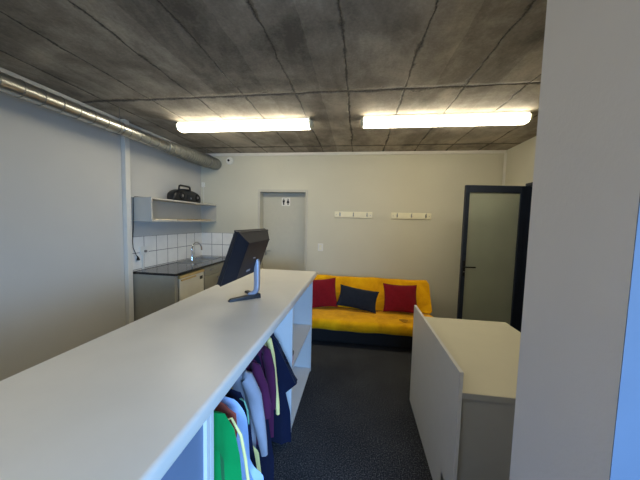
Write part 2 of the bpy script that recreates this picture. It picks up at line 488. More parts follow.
def hook_rail(x0, label, first=None):
    if first is None:
        t = root('coat_hook_rail', (x0, YB-.001, 1.708), label, 'coat rack', 'coat hook rails on the back wall')
        link('rail_board', B(x0, x0+.602, YB-.02, YB-.001, 1.66, 1.757, bev=.004), M['ivory'], t)
        for dx in (.09, .305, .52):
            bm = bmesh.new(); x = x0+dx
            box(bm, x-.009, x+.009, YB-.024, YB-.0205, 1.685, 1.735, bev=.0015)
            tube(bm, [(x, YB-.024, 1.725), (x, YB-.045, 1.728), (x, YB-.058, 1.745)], [.005, .005, .006], 10)
            tube(bm, [(x, YB-.024, 1.70), (x, YB-.042, 1.688), (x, YB-.06, 1.695), (x, YB-.066, 1.712)], [.005, .005, .005, .0065], 10)
            link('hook', bm, M['steel'], t, True)
        for dx in (.03, .572):
            bm = bmesh.new(); cyl(bm, (x0+dx, YB-.0205, 1.706), (0, -1, 0), .006, .002, 12); link('screw', bm, M['steel'], t)
        return t
    r = first.copy(); COL.objects.link(r); r.location.x = x0; r['label'] = label
    for c in list(first.children):
        k = c.copy(); COL.objects.link(k); k.parent = r
    return r
hr = hook_rail(-.382, 'ivory coat hook rail with three metal hooks, the one nearer the grey door')
hook_rail(.514, 'ivory coat hook rail with three metal hooks, the one nearer the glass door', hr)

# ------------------------------------------------------------------ wall shelf and what is on it
SX = -2.43
t = root('wall_shelf', (XL, 3.6, 1.54), 'open grey box shelf fixed on the left wall above the sink', 'shelf')
y0, y1, z0, z1 = 2.9, YB-.002, 1.543, 1.832; tk = .018
xa = XL+.001
link('side_panel', B(xa, SX, y0, y0+tk, z0, z1), M['shelfgrey'], t)
link('side_panel', B(xa, SX, y1-tk, y1, z0, z1), M['shelfgrey'], t)
link('top_board', B(xa, SX, y0+tk, y1-tk, z1-tk, z1), M['shelfgrey'], t)
link('bottom_board', B(xa, SX, y0+tk, y1-tk, z0, z0+tk), M['shelfgrey'], t)
link('back_board', B(xa, xa+.006, y0+tk, y1-tk, z0+tk, z1-tk), M['shelfgrey'], t)
def sheet(x0, x1, y0, y1, z0, z1, mat, label, rz):
    bm = B(-(x1-x0)/2, (x1-x0)/2, -(y1-y0)/2, (y1-y0)/2, 0, z1-z0, bev=.0015, seg=1)
    o = link('cardboard_sheet' if mat is M['paper'] else 'paper_stack', bm, mat)
    o.location = ((x0+x1)/2, (y0+y1)/2, z0); o.rotation_euler[2] = rz
    return tag(o, label, 'cardboard' if mat is M['paper'] else 'paper')
zb = z0+tk+.0005
sheet(-2.66, -2.46, 2.98, 3.4, zb, zb+.012, M['paperw'], 'cream paper stack at the near end inside the grey box shelf', .05)
sheet(-2.66, -2.46, 3.44, 3.82, zb, zb+.008, M['paper'], 'brown cardboard sheet in the middle inside the grey box shelf', -.04)
sheet(-2.65, -2.46, 3.88, 4.26, zb, zb+.014, M['paper'], 'brown cardboard sheet at the corner end inside the grey box shelf', .03)

# boombox
bx = root('boombox', (-2.54, 3.6, z1), 'black portable boombox with raised handle standing on top of the grey shelf', 'boombox')
bm = bmesh.new()
ya, yb, hh, dd = 3.37, 4.01, .172, .085
NU, NV = 28, 20; rings = []
for i in range(NU+1):
    s = -1+2*i/NU
    e = (1-abs(s)**3.2)**.5 if abs(s) < 1 else 0
    e = max(e, .02)
    yy = (ya+yb)/2+s*(yb-ya)/2
    ring = []
    for j in range(NV):
        a = 2*PI*j/NV
        cx, cz = math.cos(a), math.sin(a)
        px = math.copysign(abs(cx)**.6, cx)*dd*(.55+.45*e); pz = math.copysign(abs(cz)**.6, cz)
        h_ = hh*(.30+.70*e)
        ring.append(bm.verts.new((-2.54+px, yy, z1+.001+h_*(pz+1)/2)))
    rings.append(ring)
for a, b in zip(rings, rings[1:]):
    for j in range(NV): bm.faces.new([a[j], a[(j+1) % NV], b[(j+1) % NV], b[j]])
bm.faces.new(rings[0]); bm.faces.new(list(reversed(rings[-1])))
link('boombox_body', bm, M['black'], bx, True)
for yy in (3.51, 3.87):
    bm = bmesh.new(); cyl(bm, (-2.462, yy, z1+.075), (1, 0, 0), .056, .012, 24, .05)
    sp = link('speaker', bm, M['blackmat'], bx, True)
    bm = bmesh.new(); cyl(bm, (-2.4495, yy, z1+.075), (1, 0, 0), .02, .004, 16, .014)
    link('speaker_cone', bm, M['socket'], sp, True)
link('cassette_door', B(-2.462, -2.45, 3.61, 3.77, z1+.03, z1+.10, bev=.003), M['navyplastic'], bx)
bm = bmesh.new(); bmesh.ops.create_cone(bm, cap_ends=True, segments=28, radius1=.075, radius2=.06, depth=.014, matrix=Matrix.Translation((-2.54, 3.69, z1+.176)))
link('disc_lid', bm, M['navyplastic'], bx, True)
bm = bmesh.new(); cyl(bm, (-2.4495, 3.69, z1+.05), (1, 0, 0), .012, .008, 16); link('knob', bm, M['silver'], bx, True, 'small silver knob')
bm = bmesh.new()
tube(bm, [(-2.555, 3.575, z1+.14), (-2.55, 3.575, z1+.20), (-2.55, 3.582, z1+.222), (-2.55, 3.60, z1+.23), (-2.55, 3.80, z1+.23), (-2.55, 3.818, z1+.222), (-2.55, 3.825, z1+.20), (-2.555, 3.825, z1+.14)], .014, 10)
link('carry_handle', bm, M['black'], bx, True)

# boombox power lead hanging down the wall
pc = root('power_cable', (-2.68, 2.9, 1.3), 'thin black power cable with plug hanging down from the grey shelf beside the tiles', 'cable')
bm = bmesh.new()
tube(bm, [(-2.60, 3.24, z1+.006), (-2.62, 3.0, z1+.005), (-2.655, 2.905, z1+.004), (-2.665, 2.893, z1-.02), (-2.668, 2.892, 1.5), (-2.675, 2.892, 1.42), (-2.69, 2.897, 1.3), (-2.692, 2.905, 1.22), (-2.685, 2.94, 1.13), (-2.683, 2.957, 1.105)], .0042, 8)
link('cable', bm, M['blackmat'], pc, True)
bm = bmesh.new(); tube(bm, [(-2.683, 2.955, 1.112), (-2.683, 2.965, 1.09), (-2.683, 2.967, 1.07), (-2.683, 2.967, 1.058)], [.006, .012, .019, .020], 12)
link('plug', bm, M['blackmat'], pc, True)

# wall socket with plug and conduit
t = root('wall_socket', (XL+.008, 3.08, 1.17), 'white wall socket with grey plug and conduit on the tiles', 'socket')
link('socket_plate', B(XL+.0085, XL+.026, 3.01, 3.145, 1.12, 1.22, bev=.004), M['white'], t)
bm = bmesh.new(); box(bm, XL+.0265, XL+.050, 3.065, 3.095, 1.145, 1.175, bev=.006)
link('plug', bm, M['socket'], t, True, 'grey plug')
link('conduit', B(XL+.0085, XL+.022, 3.045, 3.075, .933, 1.119, bev=.002), M['white'], t)
bm = bmesh.new(); tube(bm, [(-2.065, YB-.009, 1.325), (-2.065, YB-.03, 1.32), (-2.065, YB-.034, 1.29)], [.010, .009, .010], 10)
tag(link('wall_hook', bm, M['blackmat'], smooth=True), 'tiny dark hook on the tiles beside the top of the black monitor', 'hook')

# ------------------------------------------------------------------ kitchenette
WT = .931; CX = -2.135
o = link('worktop', B(XL+.0085, -2.115, 2.885, YB-.009, WT-.028, WT, bev=.004), M['granite'])
# cut the sink opening in the worktop
cut = bmesh.new(); box(cut, -2.63, -2.34, 3.97, 4.27, WT-.2, WT+.2)
cm = bpy.data.meshes.new('c'); cut.to_mesh(cm); cut.free(); co = bpy.data.objects.new('c', cm); COL.objects.link(co)
md = o.modifiers.new('cut', 'BOOLEAN'); md.operation = 'DIFFERENCE'; md.object = co; md.solver = 'EXACT'
bpy.context.view_layer.update()
dg = bpy.context.evaluated_depsgraph_get(); ne = bpy.data.meshes.new_from_object(o.evaluated_get(dg))
o.modifiers.clear(); o.data = ne; bpy.data.objects.remove(co)
tag(o, 'long black polished worktop along the left wall carrying the sink', 'worktop')
t = root('kitchen_sink', (-2.485, 4.1, WT), 'stainless steel sink with drainer set into the black worktop', 'sink')
bm = bmesh.new(); z = WT+.0008
# rim
for a in ((-2.65, -2.32, 3.62, 3.968), (-2.65, -2.32, 4.272, 4.30), (-2.65, -2.632, 3.968, 4.272), (-2.338, -2.32, 3.968, 4.272)):
    box(bm, a[0], a[1], a[2], a[3], z, z+.004)
for i in range(7): box(bm, -2.61+.04*i, -2.60+.04*i, 3.66, 3.93, z+.004, z+.007)
link('sink_rim', bm, M['steel'], t)
bm = bmesh.new()
a = [(-2.628, 3.972), (-2.342, 3.972), (-2.342, 4.268), (-2.628, 4.268)]; b_ = [(-2.60, 4.0), (-2.37, 4.0), (-2.37, 4.24), (-2.60, 4.24)]
va = [bm.verts.new((x, y, WT+.003)) for x, y in a]; vb = [bm.verts.new((x, y, WT-.14)) for x, y in b_]
va2 = [bm.verts.new((x+(.003 if x < -2.5 else -.003), y+(.003 if y < 4.1 else -.003), WT+.003)) for x, y in a]; vb2 = [bm.verts.new((x, y, WT-.137)) for x, y in b_]
for i in range(4):
    j = (i+1) % 4
    bm.faces.new([va[i], va[j], vb[j], vb[i]]); bm.faces.new([va2[i], vb2[i], vb2[j], va2[j]]); bm.faces.new([va[i], va2[i], va2[j], va[j]])
bm.faces.new(vb); bm.faces.new(list(reversed(vb2)))
link('sink_bowl', bm, M['steel'], t)
bm = bmesh.new(); cyl(bm, (-2.485, 4.12, WT-.1365), (0, 0, 1), .035, .003, 20); link('drain', bm, M['chrome'], t, True)
t = root('mixer_tap', (-2.55, 3.86, WT), 'chrome gooseneck tap arching over the sink', 'tap')
bm = bmesh.new(); cyl(bm, (-2.55, 3.86, WT+.0055), (0, 0, 1), .026, .05, 20, .02); link('tap_base', bm, M['chrome'], t, True)
bm = bmesh.new()
ax = Vector((.15, 1, 0)).normalized()
p = [Vector((-2.55, 3.86, WT+.05)), Vector((-2.55, 3.86, WT+.15))] + [q for q in arc(Vector((-2.55, 3.86, WT+.17))+ax*.105, .105, PI, .12, 16, ax, (0, 0, 1))]
p.append(p[-1]+Vector((.0, .004, -.035)))
tube(bm, p, .014, 12); link('spout', bm, M['chrome'], t, True)
bm = bmesh.new(); tube(bm, [(-2.535, 3.86, WT+.04), (-2.49, 3.855, WT+.055), (-2.45, 3.85, WT+.075)], [.009, .008, .006], 10); link('tap_lever', bm, M['chrome'], t, True)

# cabinets below
t = root('sink_cabinet', (-2.42, 3.95, 0), 'grey base cabinet with drawers and doors under the sink', 'cabinet')
yb0, ybm, yb1 = 3.525, 3.915, YB-.01
cz = WT-.029
bm = bmesh.new(); box(bm, XL+.01, CX-.02, yb0, yb1, .10, cz-.16); box(bm, XL+.01, CX-.07, yb0+.01, yb1, .0, .10)
box(bm, XL+.01, CX-.02, yb0, yb0+.018, cz-.16, cz)
box(bm, CX-.035, CX-.02, yb0+.018, yb1, cz-.16, cz)
link('cabinet_body', bm, M['cabgrey'], t)
for ya, yz in ((yb0+.003, ybm-.005), (ybm+.005, yb1-.003)):
    f1 = link('drawer_front', B(CX-.0195, CX, ya, yz, 0.770, cz-.006, bev=.002), M['cabgrey'], t)
    ym = (ya+yz)/2
    bm = bmesh.new(); tube(bm, [(CX, ym-.075, .845), (CX+.022, ym-.07, .845), (CX+.022, ym+.07, .845), (CX, ym+.075, .845)], .008, 8); link('handle', bm, M['steel'], f1, True)
    f2 = link('door', B(CX-.0195, CX, ya, yz, .11, .760, bev=.002), M['cabgrey'], t)
    yh = yz-.04 if ya < 3.6 else ya+.04
    bm = bmesh.new(); tube(bm, [(CX, yh, .58), (CX+.022, yh, .585), (CX+.022, yh, .70), (CX, yh, .705)], .008, 8); link('handle', bm, M['steel'], f2, True)
t = root('end_panel', (-2.42, 2.895, 0), 'tall plain grey end panel carrying the near end of the black worktop', 'panel')
link('panel_board', B(XL+.01, CX, 2.888, 2.906, .001, cz), M['cabgrey'], t)
link('front_strip', B(CX-.03, CX, 2.907, 2.945, .001, cz), M['lamgrey'], t)

t = root('small_fridge', (-2.4, 3.25, 0), 'white undercounter fridge with yellowed top edge below the black worktop', 'fridge')
fy0, fy1 = 2.985, 3.508
link('fridge_body', B(XL+.05, CX-.06, fy0, fy1, .02, .87, bev=.006), M['fridge'], t)
fd = link('fridge_door', B(CX-.058, CX-.004, fy0, fy1, .06, .845, bev=.008), M['fridge'], t)
link('top_edge', B(CX-.058, CX+.006, fy0, fy1, .846, .885, bev=.006), M['fridgetop'], t, label='yellowed plastic top edge')
bm = bmesh.new(); box(bm, CX-.0035, CX+.012, fy0+.02, fy1-.20, .815, .835, bev=.005); link('handle', bm, M['fridgetop'], fd)
link('badge', B(CX-.0035, CX-.001, fy1-.10, fy1-.035, .755, .80), M['black'], fd, label='small black badge')
for x in (XL+.1, CX-.12):
    for y in (fy0+.05, fy1-.05): link('foot', cyl(bmesh.new(), (x, y, 0.0005), (0, 0, 1), .018, .0195, 12), M['black'], t)

# ------------------------------------------------------------------ long service counter
KX0, KX1, KZ, KB = -1.16, -.43, 1.043, .991
KY0, KY1 = -.55, 2.90
sc = root('service_counter', (-.8, 1.2, 0), 'long white counter with open shelves and a clothes bay facing the aisle', 'counter')
# top with postformed rounded long edge
prof = []
for i in range(7):
    a = PI/2-PI/2*i/6; prof.append((KX1-.016+.016*math.cos(a), KZ-.016+.016*math.sin(a)))
for i in range(4):
    a = -PI/2*i/3; prof.append((KX1-.008+.008*math.cos(a), KB+.008+.008*math.sin(a)))
prof += [(KX0, KB), (KX0, KZ)]
bm = bmesh.new(); extrude_poly(bm, [Vector((x, KY0, z)) for x, z in prof], Vector((0, KY1-KY0, 0)))
link('countertop', bm, M['lamtop'], sc, True)
PX0, PX1 = -1.10, -.447; pt = .018; cz = KB-.0005
dividers = (KY0+.02, .0, .744, .7665, 1.868, 2.722)
for y in [q for q in dividers if q != .0]:
    link('divider_panel', B(PX0, PX1, y, y+pt, .0005, cz), M['lam'], sc)
link('back_panel', B(PX0-.018, PX0-.0005, KY0+.02, 2.74, .0005, cz), M['lam'], sc)
def span(a, b, z, name):
    link(name, B(PX0, PX1-.002, a+pt+.0005, b-.0005, z, z+pt), M['lam'], sc)
span(dividers[4], dividers[5], .02, 'bottom_board'); span(dividers[4], dividers[5], .49, 'shelf_board')
link('front_panel', B(PX1-.022, PX1-.012, dividers[0]+pt+.0005, dividers[2]-.0005, .07, cz), simple('blue_grey_laminate', (104, 118, 142), .55, var=.02), sc, label='blue-grey closed front panel')
RX, RZ = -.73, .955
bm = bmesh.new(); tube(bm, [(RX, dividers[3]+pt+.0005, RZ), (RX, dividers[4]-.0005, RZ)], .011, 16)
link('clothes_rail', bm, M['chrome'], sc, True)

# small things on the upper shelf at the far end of the counter
t = root('small_box', (-.50, 1.935, .5085), 'small pink and white box with dark lid on the counter shelf next to the divider', 'box')
link('box_body', B(-.55, -.455, 1.892, 1.955, .509, .575, bev=.003), simple('pink_card', (206, 168, 180), .7, var=.25, scale=60), t)
link('box_lid', B(-.553, -.453, 1.890, 1.957, .5755, .605, bev=.004), M['navyplastic'], t, label='dark blue lid')

# ------------------------------------------------------------------ monitor on the counter
Wv = Vector((math.sin(.04), math.cos(.04), 0)); nh = Vector((math.cos(-.04), math.sin(-.04), 0)); ta = .343
Hv = Vector((0, 0, 1))*math.cos(ta)+nh*math.sin(ta)
Nv = nh*math.cos(ta)-Vector((0, 0, 1))*math.sin(ta)     # out of the monitor's back
Cm = Vector((-.723, 1.701, 1.361))
mo = root('computer_monitor', (-.72, 1.79, KZ), 'black flat computer monitor seen from behind, tilted on the white counter', 'monitor')
def P(u, v, n): return Cm+Wv*u+Hv*v+Nv*n
def slab(bm, u0, u1, v0, v1, n0, n1, bev=0, top=None):
    r = bmesh.ops.create_cube(bm, size=1); vs = r['verts']
    for vt in vs:
        a = (u0+u1)/2+vt.co.x*(u1-u0); b = (v0+v1)/2+vt.co.y*(v1-v0); c = n0 if vt.co.z < 0 else n1
        if top and vt.co.z > 0: a = top[0]+(vt.co.x+.5)*(top[1]-top[0]); b = top[2]+(vt.co.y+.5)*(top[3]-top[2])
        vt.co = P(a, b, c)
    if bev: bmesh.ops.bevel(bm, geom=list({e for v in vs for e in v.link_edges}), offset=bev, segments=2, affect='EDGES')
    return bm
link('screen_bezel', slab(bmesh.new(), -.230, .226, -.169, .169, -.028, -.004, .004), M['black'], mo)
link('screen', slab(bmesh.new(), -.215, .215, -.148, .15, -.0295, -.0283), simple('dark_screen', (8, 9, 12), .15, var=.02), mo)
link('rear_shell', slab(bmesh.new(), -.227, .223, -.166, .166, -.0038, .042, .005, top=(-.150, .19, -.125, .115)), M['navyplastic'], mo)
link('rear_label', slab(bmesh.new(), -.11, -.06, -.155, -.145, .0, .004) if False else slab(bmesh.new(), -.035, .02, -.10, -.085, .0421, .0428), M['silver'], mo)
# stand: V foot, curved arm
heel = Vector((-.700, 1.812, KZ))
bm = bmesh.new()
for toe, w in ((Vector((-.845, 1.672, KZ)), .021), (Vector((-.832, 1.93, KZ)), .016)):
    dv = (toe-heel); dv.z = 0; s = Vector((-dv.y, dv.x, 0)).normalized()
    a = heel-dv.normalized()*.02
    lo = [a+s*w*1.3, a-s*w*1.3, toe-s*w*.8, toe+s*w*.8]
    vs = []
    base = [bm.verts.new(q+Vector((0, 0, .0005))) for q in lo]
    tops = [bm.verts.new(q+(heel-q)*.08+Vector((0, 0, .030 if i < 2 else .016))) for i, q in enumerate(lo)]
    bm.faces.new(base); bm.faces.new(list(reversed(tops)))
    for i in range(4): bm.faces.new([base[i], base[(i+1) % 4], tops[(i+1) % 4], tops[i]])
link('stand_foot', bm, M['black'], mo)
att = P(.02, .005, .036)
armp = [heel+Vector((-.05, -.01, .018)), heel+Vector((-.02, 0, .03)), heel+Vector((-.001, .0, .055)), heel+Vector((.003, -.002, .10)), heel+Vector((.003, -.008, .255)), heel+Vector((-.006, -.014, .282)), heel+Vector((-.024, -.03, .296)), att]
bm = bmesh.new(); rings = []
for i, p_ in enumerate(armp):
    tdir = (armp[min(i+1, len(armp)-1)]-armp[max(i-1, 0)]).normalized()
    s = Vector((0, 1, 0)); q = tdir.cross(s).normalized()
    hw, ht = .020, .017
    rings.append([bm.verts.new(p_+s*a*hw+q*b*ht) for a, b in ((-1, -.6), (-.8, -1), (.8, -1), (1, -.6), (1, .6), (.8, 1), (-.8, 1), (-1, .6))])
for a, b in zip(rings, rings[1:]):
    for k in range(8): bm.faces.new([a[k], a[(k+1) % 8], b[(k+1) % 8], b[k]])
bm.faces.new(rings[0]); bm.faces.new(list(reversed(rings[-1])))
link('stand_arm', bm, M['silver'], mo, True, 'silver curved stand arm')

# ------------------------------------------------------------------ low desk with upstand panel
t = root('reception_desk', (.9, 1.9, 0), 'low white desk with cream top and tall front panel, by the glass door', 'desk')
DZt = .772; dy0, dy1 = 1.356, 2.455; px0, px1 = .517, .535
# front panel with a cable cut-out at the floor
pts = [(dy0-.004, 0), (1.42, 0), (1.42, .19), (1.525, .19), (1.525, 0), (2.43, 0), (2.43, .878), (dy0-.004, .878)]
bm = bmesh.new(); extrude_poly(bm, [Vector((px0, y, z+.0005)) for y, z in pts], Vector((px1-px0, 0, 0)))
bmesh.ops.triangulate(bm, faces=[f for f in bm.faces if len(f.verts) > 4])
link('front_panel', bm, M['lam'], t)
link('shaded_edge', B(px1+.0005, 1.282, dy0, dy0+.003, DZt-.03, DZt-.001), M['lamgrey'], t, label='near edge of the desk top, greyed as shade')  # edge coloured grey to look shaded where the added lamp hits it
link('desk_top', B(px1+.0005, 1.282, dy0+.0035, dy1, DZt-.03, DZt, bev=.003), M['desktop'], t)
link('end_panel', B(px1+.0005, 1.27, dy0+.022, dy0+.04, .0005, DZt-.0305), M['lamgrey'], t)
link('end_panel', B(px1+.0005, 1.27, dy1-.04, dy1-.022, .0005, DZt-.0305), M['lamgrey'], t)
link('dark_backing', B(px1+.02, px1+.025, 1.40, 1.55, .002, .22), M['blackmat'], t, label='black sheet giving the cut-out its dark inside')  # matt black sheet standing in for the darkness inside the cut-out

# ------------------------------------------------------------------ sofa
def cushion_block(x0, x1, loop, rad=.012, nx=60, groove=None):
    """soft slab: loop is a closed (y, z) outline, ends rounded in x."""
    bm = bmesh.new(); rings = []
    n = len(loop); cy = sum(p[0] for p in loop)/n; cz = sum(p[1] for p in loop)/n
    for i in range(nx+1):
        s = i/nx; x = x0+(x1-x0)*s
        e = min(s, 1-s)*(x1-x0)
        k = 1 if e > rad*1.4 else 1-(.16*(1-e/(rad*1.4))**2)
        ring = []
        for (y, z) in loop:
            wv = .004*math.sin(x*7.3+y*9)+.003*math.sin(x*17+z*13)
            ring.append(bm.verts.new((x, cy+(y-cy)*k, cz+(z-cz)*k+wv)))
        rings.append(ring)
    for a, b in zip(rings, rings[1:]):
        for k in range(n): bm.faces.new([a[k], a[(k+1) % n], b[(k+1) % n], b[k]])
    bm.faces.new(rings[0]); bm.faces.new(list(reversed(rings[-1])))
    return bm
def round_loop(pts, r, n=4):
    out = []; m = len(pts)
    for i in range(m):
        p = Vector((pts[i][0], pts[i][1], 0)); a = Vector((*pts[i-1], 0)); b = Vector((*pts[(i+1) % m], 0))
        da = (a-p).normalized()*min(r, (a-p).length*.45); db = (b-p).normalized()*min(r, (b-p).length*.45)
        for k in range(n+1):
            t_ = k/n; q = (p+da)*(1-t_)**2+p*2*t_*(1-t_)+(p+db)*t_**2
            out.append((q.x, q.y))
    return out
sx0, sx1 = -.83, 1.06
sf = root('sofa', (.12, 3.75, 0), 'bright yellow velvet armless sofa bed against the back wall', 'sofa')
seat = round_loop([(3.30, .215), (3.30, .350), (3.50, .362), (3.86, .345), (3.96, .22), (3.7, .20)], .05)
link('seat_cushion', cushion_block(sx0, sx1, seat), M['velvet'], sf, True)
back = round_loop([(3.80, .352), (3.945, .545), (3.955, .555), (4.09, .765), (4.22, .735), (4.10, .45), (3.97, .30), (3.87, .352)], .045)
link('backrest', cushion_block(sx0, sx1, back), M['velvet'], sf, True)
link('sofa_base', B(sx0+.04, sx1-.04, 3.40, 3.95, .03, .20, bev=.01), M['blackmat'], sf, label='black block under the seat')  # plain black block set back below the seat
for x in (sx0+.12, sx1-.12):
    for y in (3.46, 3.88): link('foot', cyl(bmesh.new(), (x, y, .0005), (0, 0, 1), .022, .0295, 14), M['blackmat'], sf, True)
# puckered patch on the seat front
bm = bmesh.new(); rg = []
for i in range(15):
    a = 2*PI*i/15; rg.append(Vector((.615+.05*math.cos(a)*(1+.3*math.sin(3*a)), 3.44+.055*math.sin(a), .3665)))
extrude_poly(bm, rg, Vector((0, 0, .0015)))
link('worn_patch', bm, simple('worn_velvet', (168, 118, 6), .9, var=.2, scale=40), sf, label='darker worn patch on the seat')

def pillow(name, w, h, th, mat, loc, tilt, roll, rz, label, group=None, N=22):
    bm = bmesh.new(); g = {}
    for s in (1, -1):
        for i in range(N+1):
            for j in range(N+1):
                u = -1+2*i/N; v = -1+2*j/N
                edge = (i in (0, N)) or (j in (0, N))
                if s == -1 and edge: g[(s, i, j)] = g[(1, i, j)]; continue
                px = u*(1-.09*(1-v*v))*w/2 if True else 0
                pz = v*(1-.09*(1-u*u))*h/2
                d = ((1-u*u)**.55*(1-v*v)**.55)*th/2 if not edge else 0
                d += .004*math.sin(u*6+v*4+s)*(1-u*u)*(1-v*v)
                g[(s, i, j)] = bm.verts.new((px, s*d, pz))
    for s in (1, -1):
        for i in range(N):
            for j in range(N):
                f = [g[(s, i, j)], g[(s, i+1, j)], g[(s, i+1, j+1)], g[(s, i, j+1)]]
                bm.faces.new(f if s == -1 else list(reversed(f)))
    mat4 = Matrix.Rotation(rz, 4, 'Z') @ Matrix.Rotation(tilt, 4, 'X') @ Matrix.Rotation(roll, 4, 'Y')
    bm.transform(mat4)
    o = link(name, bm, mat, smooth=True); o.location = loc
    for p in o.data.polygons: p.use_smooth = True
    return tag(o, label, 'cushion', group)
tl = -math.radians(32)
pillow('sofa_cushion', .42, .44, .11, M['red'], (-.475, 3.795, .565), tl, math.radians(-7), .04, 'dark red square cushion on the sofa, half hidden behind the white counter', 'cushions on the yellow sofa')
pillow('sofa_cushion', .56, .31, .11, M['navycush'], (.03, 3.75, .528), tl, math.radians(8), -.03, 'dark navy oblong cushion leaning on the middle of the yellow sofa', 'cushions on the yellow sofa')
pillow('sofa_cushion', .47, .41, .11, M['red'], (.617, 3.80, .555), tl, math.radians(0.5), .0, 'dark red square cushion on the right of the sofa beside the low desk', 'cushions on the yellow sofa')

# ------------------------------------------------------------------ clothes on the rail
def garment(name, y, mat, edge, hem, th, label, sleeve=None, smat=None, hanger_label=None, ph=0, collar=None):
    """edge: list of (x, z) down the aisle-side outline, from the shoulder; mirrored about the rail."""
    rt = root(name, (RX, y, .4), label, 'shirt' if name != 'jacket' else 'jacket', 'clothes hanging in the counter')
    bm = bmesh.new()
    zs = [z for x, z in edge]; ztop = .925
    def xr(z):
        pts = [(-.66, ztop)]+list(edge)+[(edge[-1][0], hem)]
        pts.sort(key=lambda p: -p[1])
        for (xa, za), (xb, zb) in zip(pts, pts[1:]):
            if zb <= z <= za:
                t_ = 0 if za == zb else (za-z)/(za-zb); return xa+(xb-xa)*t_
        return pts[-1][0]
    NZ, NX = 48, 30; front = []; backs = []
    for i in range(NZ+1):
        q = i/NZ
        z = ztop-(ztop-hem)*q**1.25
        R_ = xr(z); L_ = 2*RX-R_
        L_ = max(L_, -1.07)
        fr, bk = [], []
        tt = th*(.35+.65*min(1, q*3))
        for j in range(NX+1):
            s = j/NX; x = L_+(R_-L_)*s
            prof_ = (1-abs(2*s-1)**2.6)**.5 if 0 < s < 1 else 0
            fold = .013*math.sin(x*55+ph+z*3)*min(1, q*3)+.006*math.sin(x*110+ph*2+z*9)*min(1, q*3)
            yc = y+.010*math.sin(z*7+ph)*q + fold*.8
            if j in (0, NX):
                v = bm.verts.new((x, yc, z)); fr.append(v); bk.append(v)
            else:
                fr.append(bm.verts.new((x, yc-prof_*tt/2, z))); bk.append(bm.verts.new((x, yc+prof_*tt/2, z)))
        front.append(fr); backs.append(bk)
    for i in range(NZ):
        for j in range(NX):
            bm.faces.new([front[i][j], front[i+1][j], front[i+1][j+1], front[i][j+1]])
            bm.faces.new([backs[i][j], backs[i][j+1], backs[i+1][j+1], backs[i+1][j]])
    for j in range(NX):   # close shoulders and hem
        for row in (0, NZ):
            a, b, c, d_ = front[row][j], front[row][j+1], backs[row][j+1], backs[row][j]
            vs = []
            for v in (a, b, c, d_):
                if v not in vs: vs.append(v)
            if len(vs) > 2: bm.faces.new(vs)
    link('shirt_body', bm, mat, rt, True)
    if sleeve:
        bm = bmesh.new(); n = 14; rings = []
        # sleeve: list of (x, dy, z, half width in x, half thickness in y)
        pts = []
        f0 = sleeve[0]; sleeve = [(f0[0]-.03, 0, f0[2]+.0, f0[3]*.5, .006)]+list(sleeve)
        for a, b in zip(sleeve, sleeve[1:]):
            for k in range(4): pts.append([a[m]+(b[m]-a[m])*k/4 for m in range(5)])
        pts.append(list(sleeve[-1]))
        for i, (x, dy, z, w_, tk_) in enumerate(pts):
            a = Vector(pts[max(i-1, 0)][:3]); b = Vector(pts[min(i+1, len(pts)-1)][:3])
            d_ = Vector((b.x-a.x, 0, b.z-a.z)).normalized(); s_ = Vector((-d_.z, 0, d_.x))
            ring = []
            for k in range(n):
                an = 2*PI*k/n
                ring.append(bm.verts.new(Vector((x, y+dy, z))+s_*math.cos(an)*w_+Vector((0, 1, 0))*math.sin(an)*tk_*(1+.12*math.sin(an*3+z*30))))
            rings.append(ring)
        for a, b in zip(rings, rings[1:]):
            for k in range(n): bm.faces.new([a[k], a[(k+1) % n], b[(k+1) % n], b[k]])
        bm.faces.new(rings[0]); bm.faces.new(list(reversed(rings[-1])))
        link('sleeve', bm, smat or mat, rt, True)
    # its hanger
    hg = root('clothes_hanger', (RX, y, .93), 'wooden hanger on the clothes rail inside the '+hanger_label, 'hanger', 'hangers on the clothes rail')
    bm = bmesh.new()
    p_ = [Vector((RX, y, .915)), Vector((RX, y, .93))]+[Vector((RX+.0155*math.sin(a), y, RZ-.0+ -.0155*math.cos(a))) for a in [PI*k/10 for k in range(0, 15)]]
    tube(bm, p_, .0022, 6); link('hanger_hook', bm, M['chrome'], hg, True)
    bm = bmesh.new(); tube(bm, [(RX-.17, y, .865), (RX-.06, y, .905), (RX, y, .914), (RX+.06, y, .905), (RX+.17, y, .865)], [.005, .007, .008, .007, .005], 8)
    link('hanger_arm', bm, M['wood'], hg, True)
    return rt

navy = cloth('navy_cotton', (18, 24, 48)); blackish = cloth('dark_navy_cotton', (14, 18, 40))
purple = cloth('plum_cotton', (72, 26, 56)); yellow = cloth('pale_yellow_cotton', (232, 216, 140))
greyb = cloth('grey_blue_cotton', (138, 138, 146)); lblue = cloth('light_blue_cotton', (160, 182, 216))
green = cloth('bright_green_cotton', (0, 128, 62)); rust = cloth('rust_brown_cotton', (160, 76, 60)); mint = cloth('mint_cotton', (120, 180, 150))

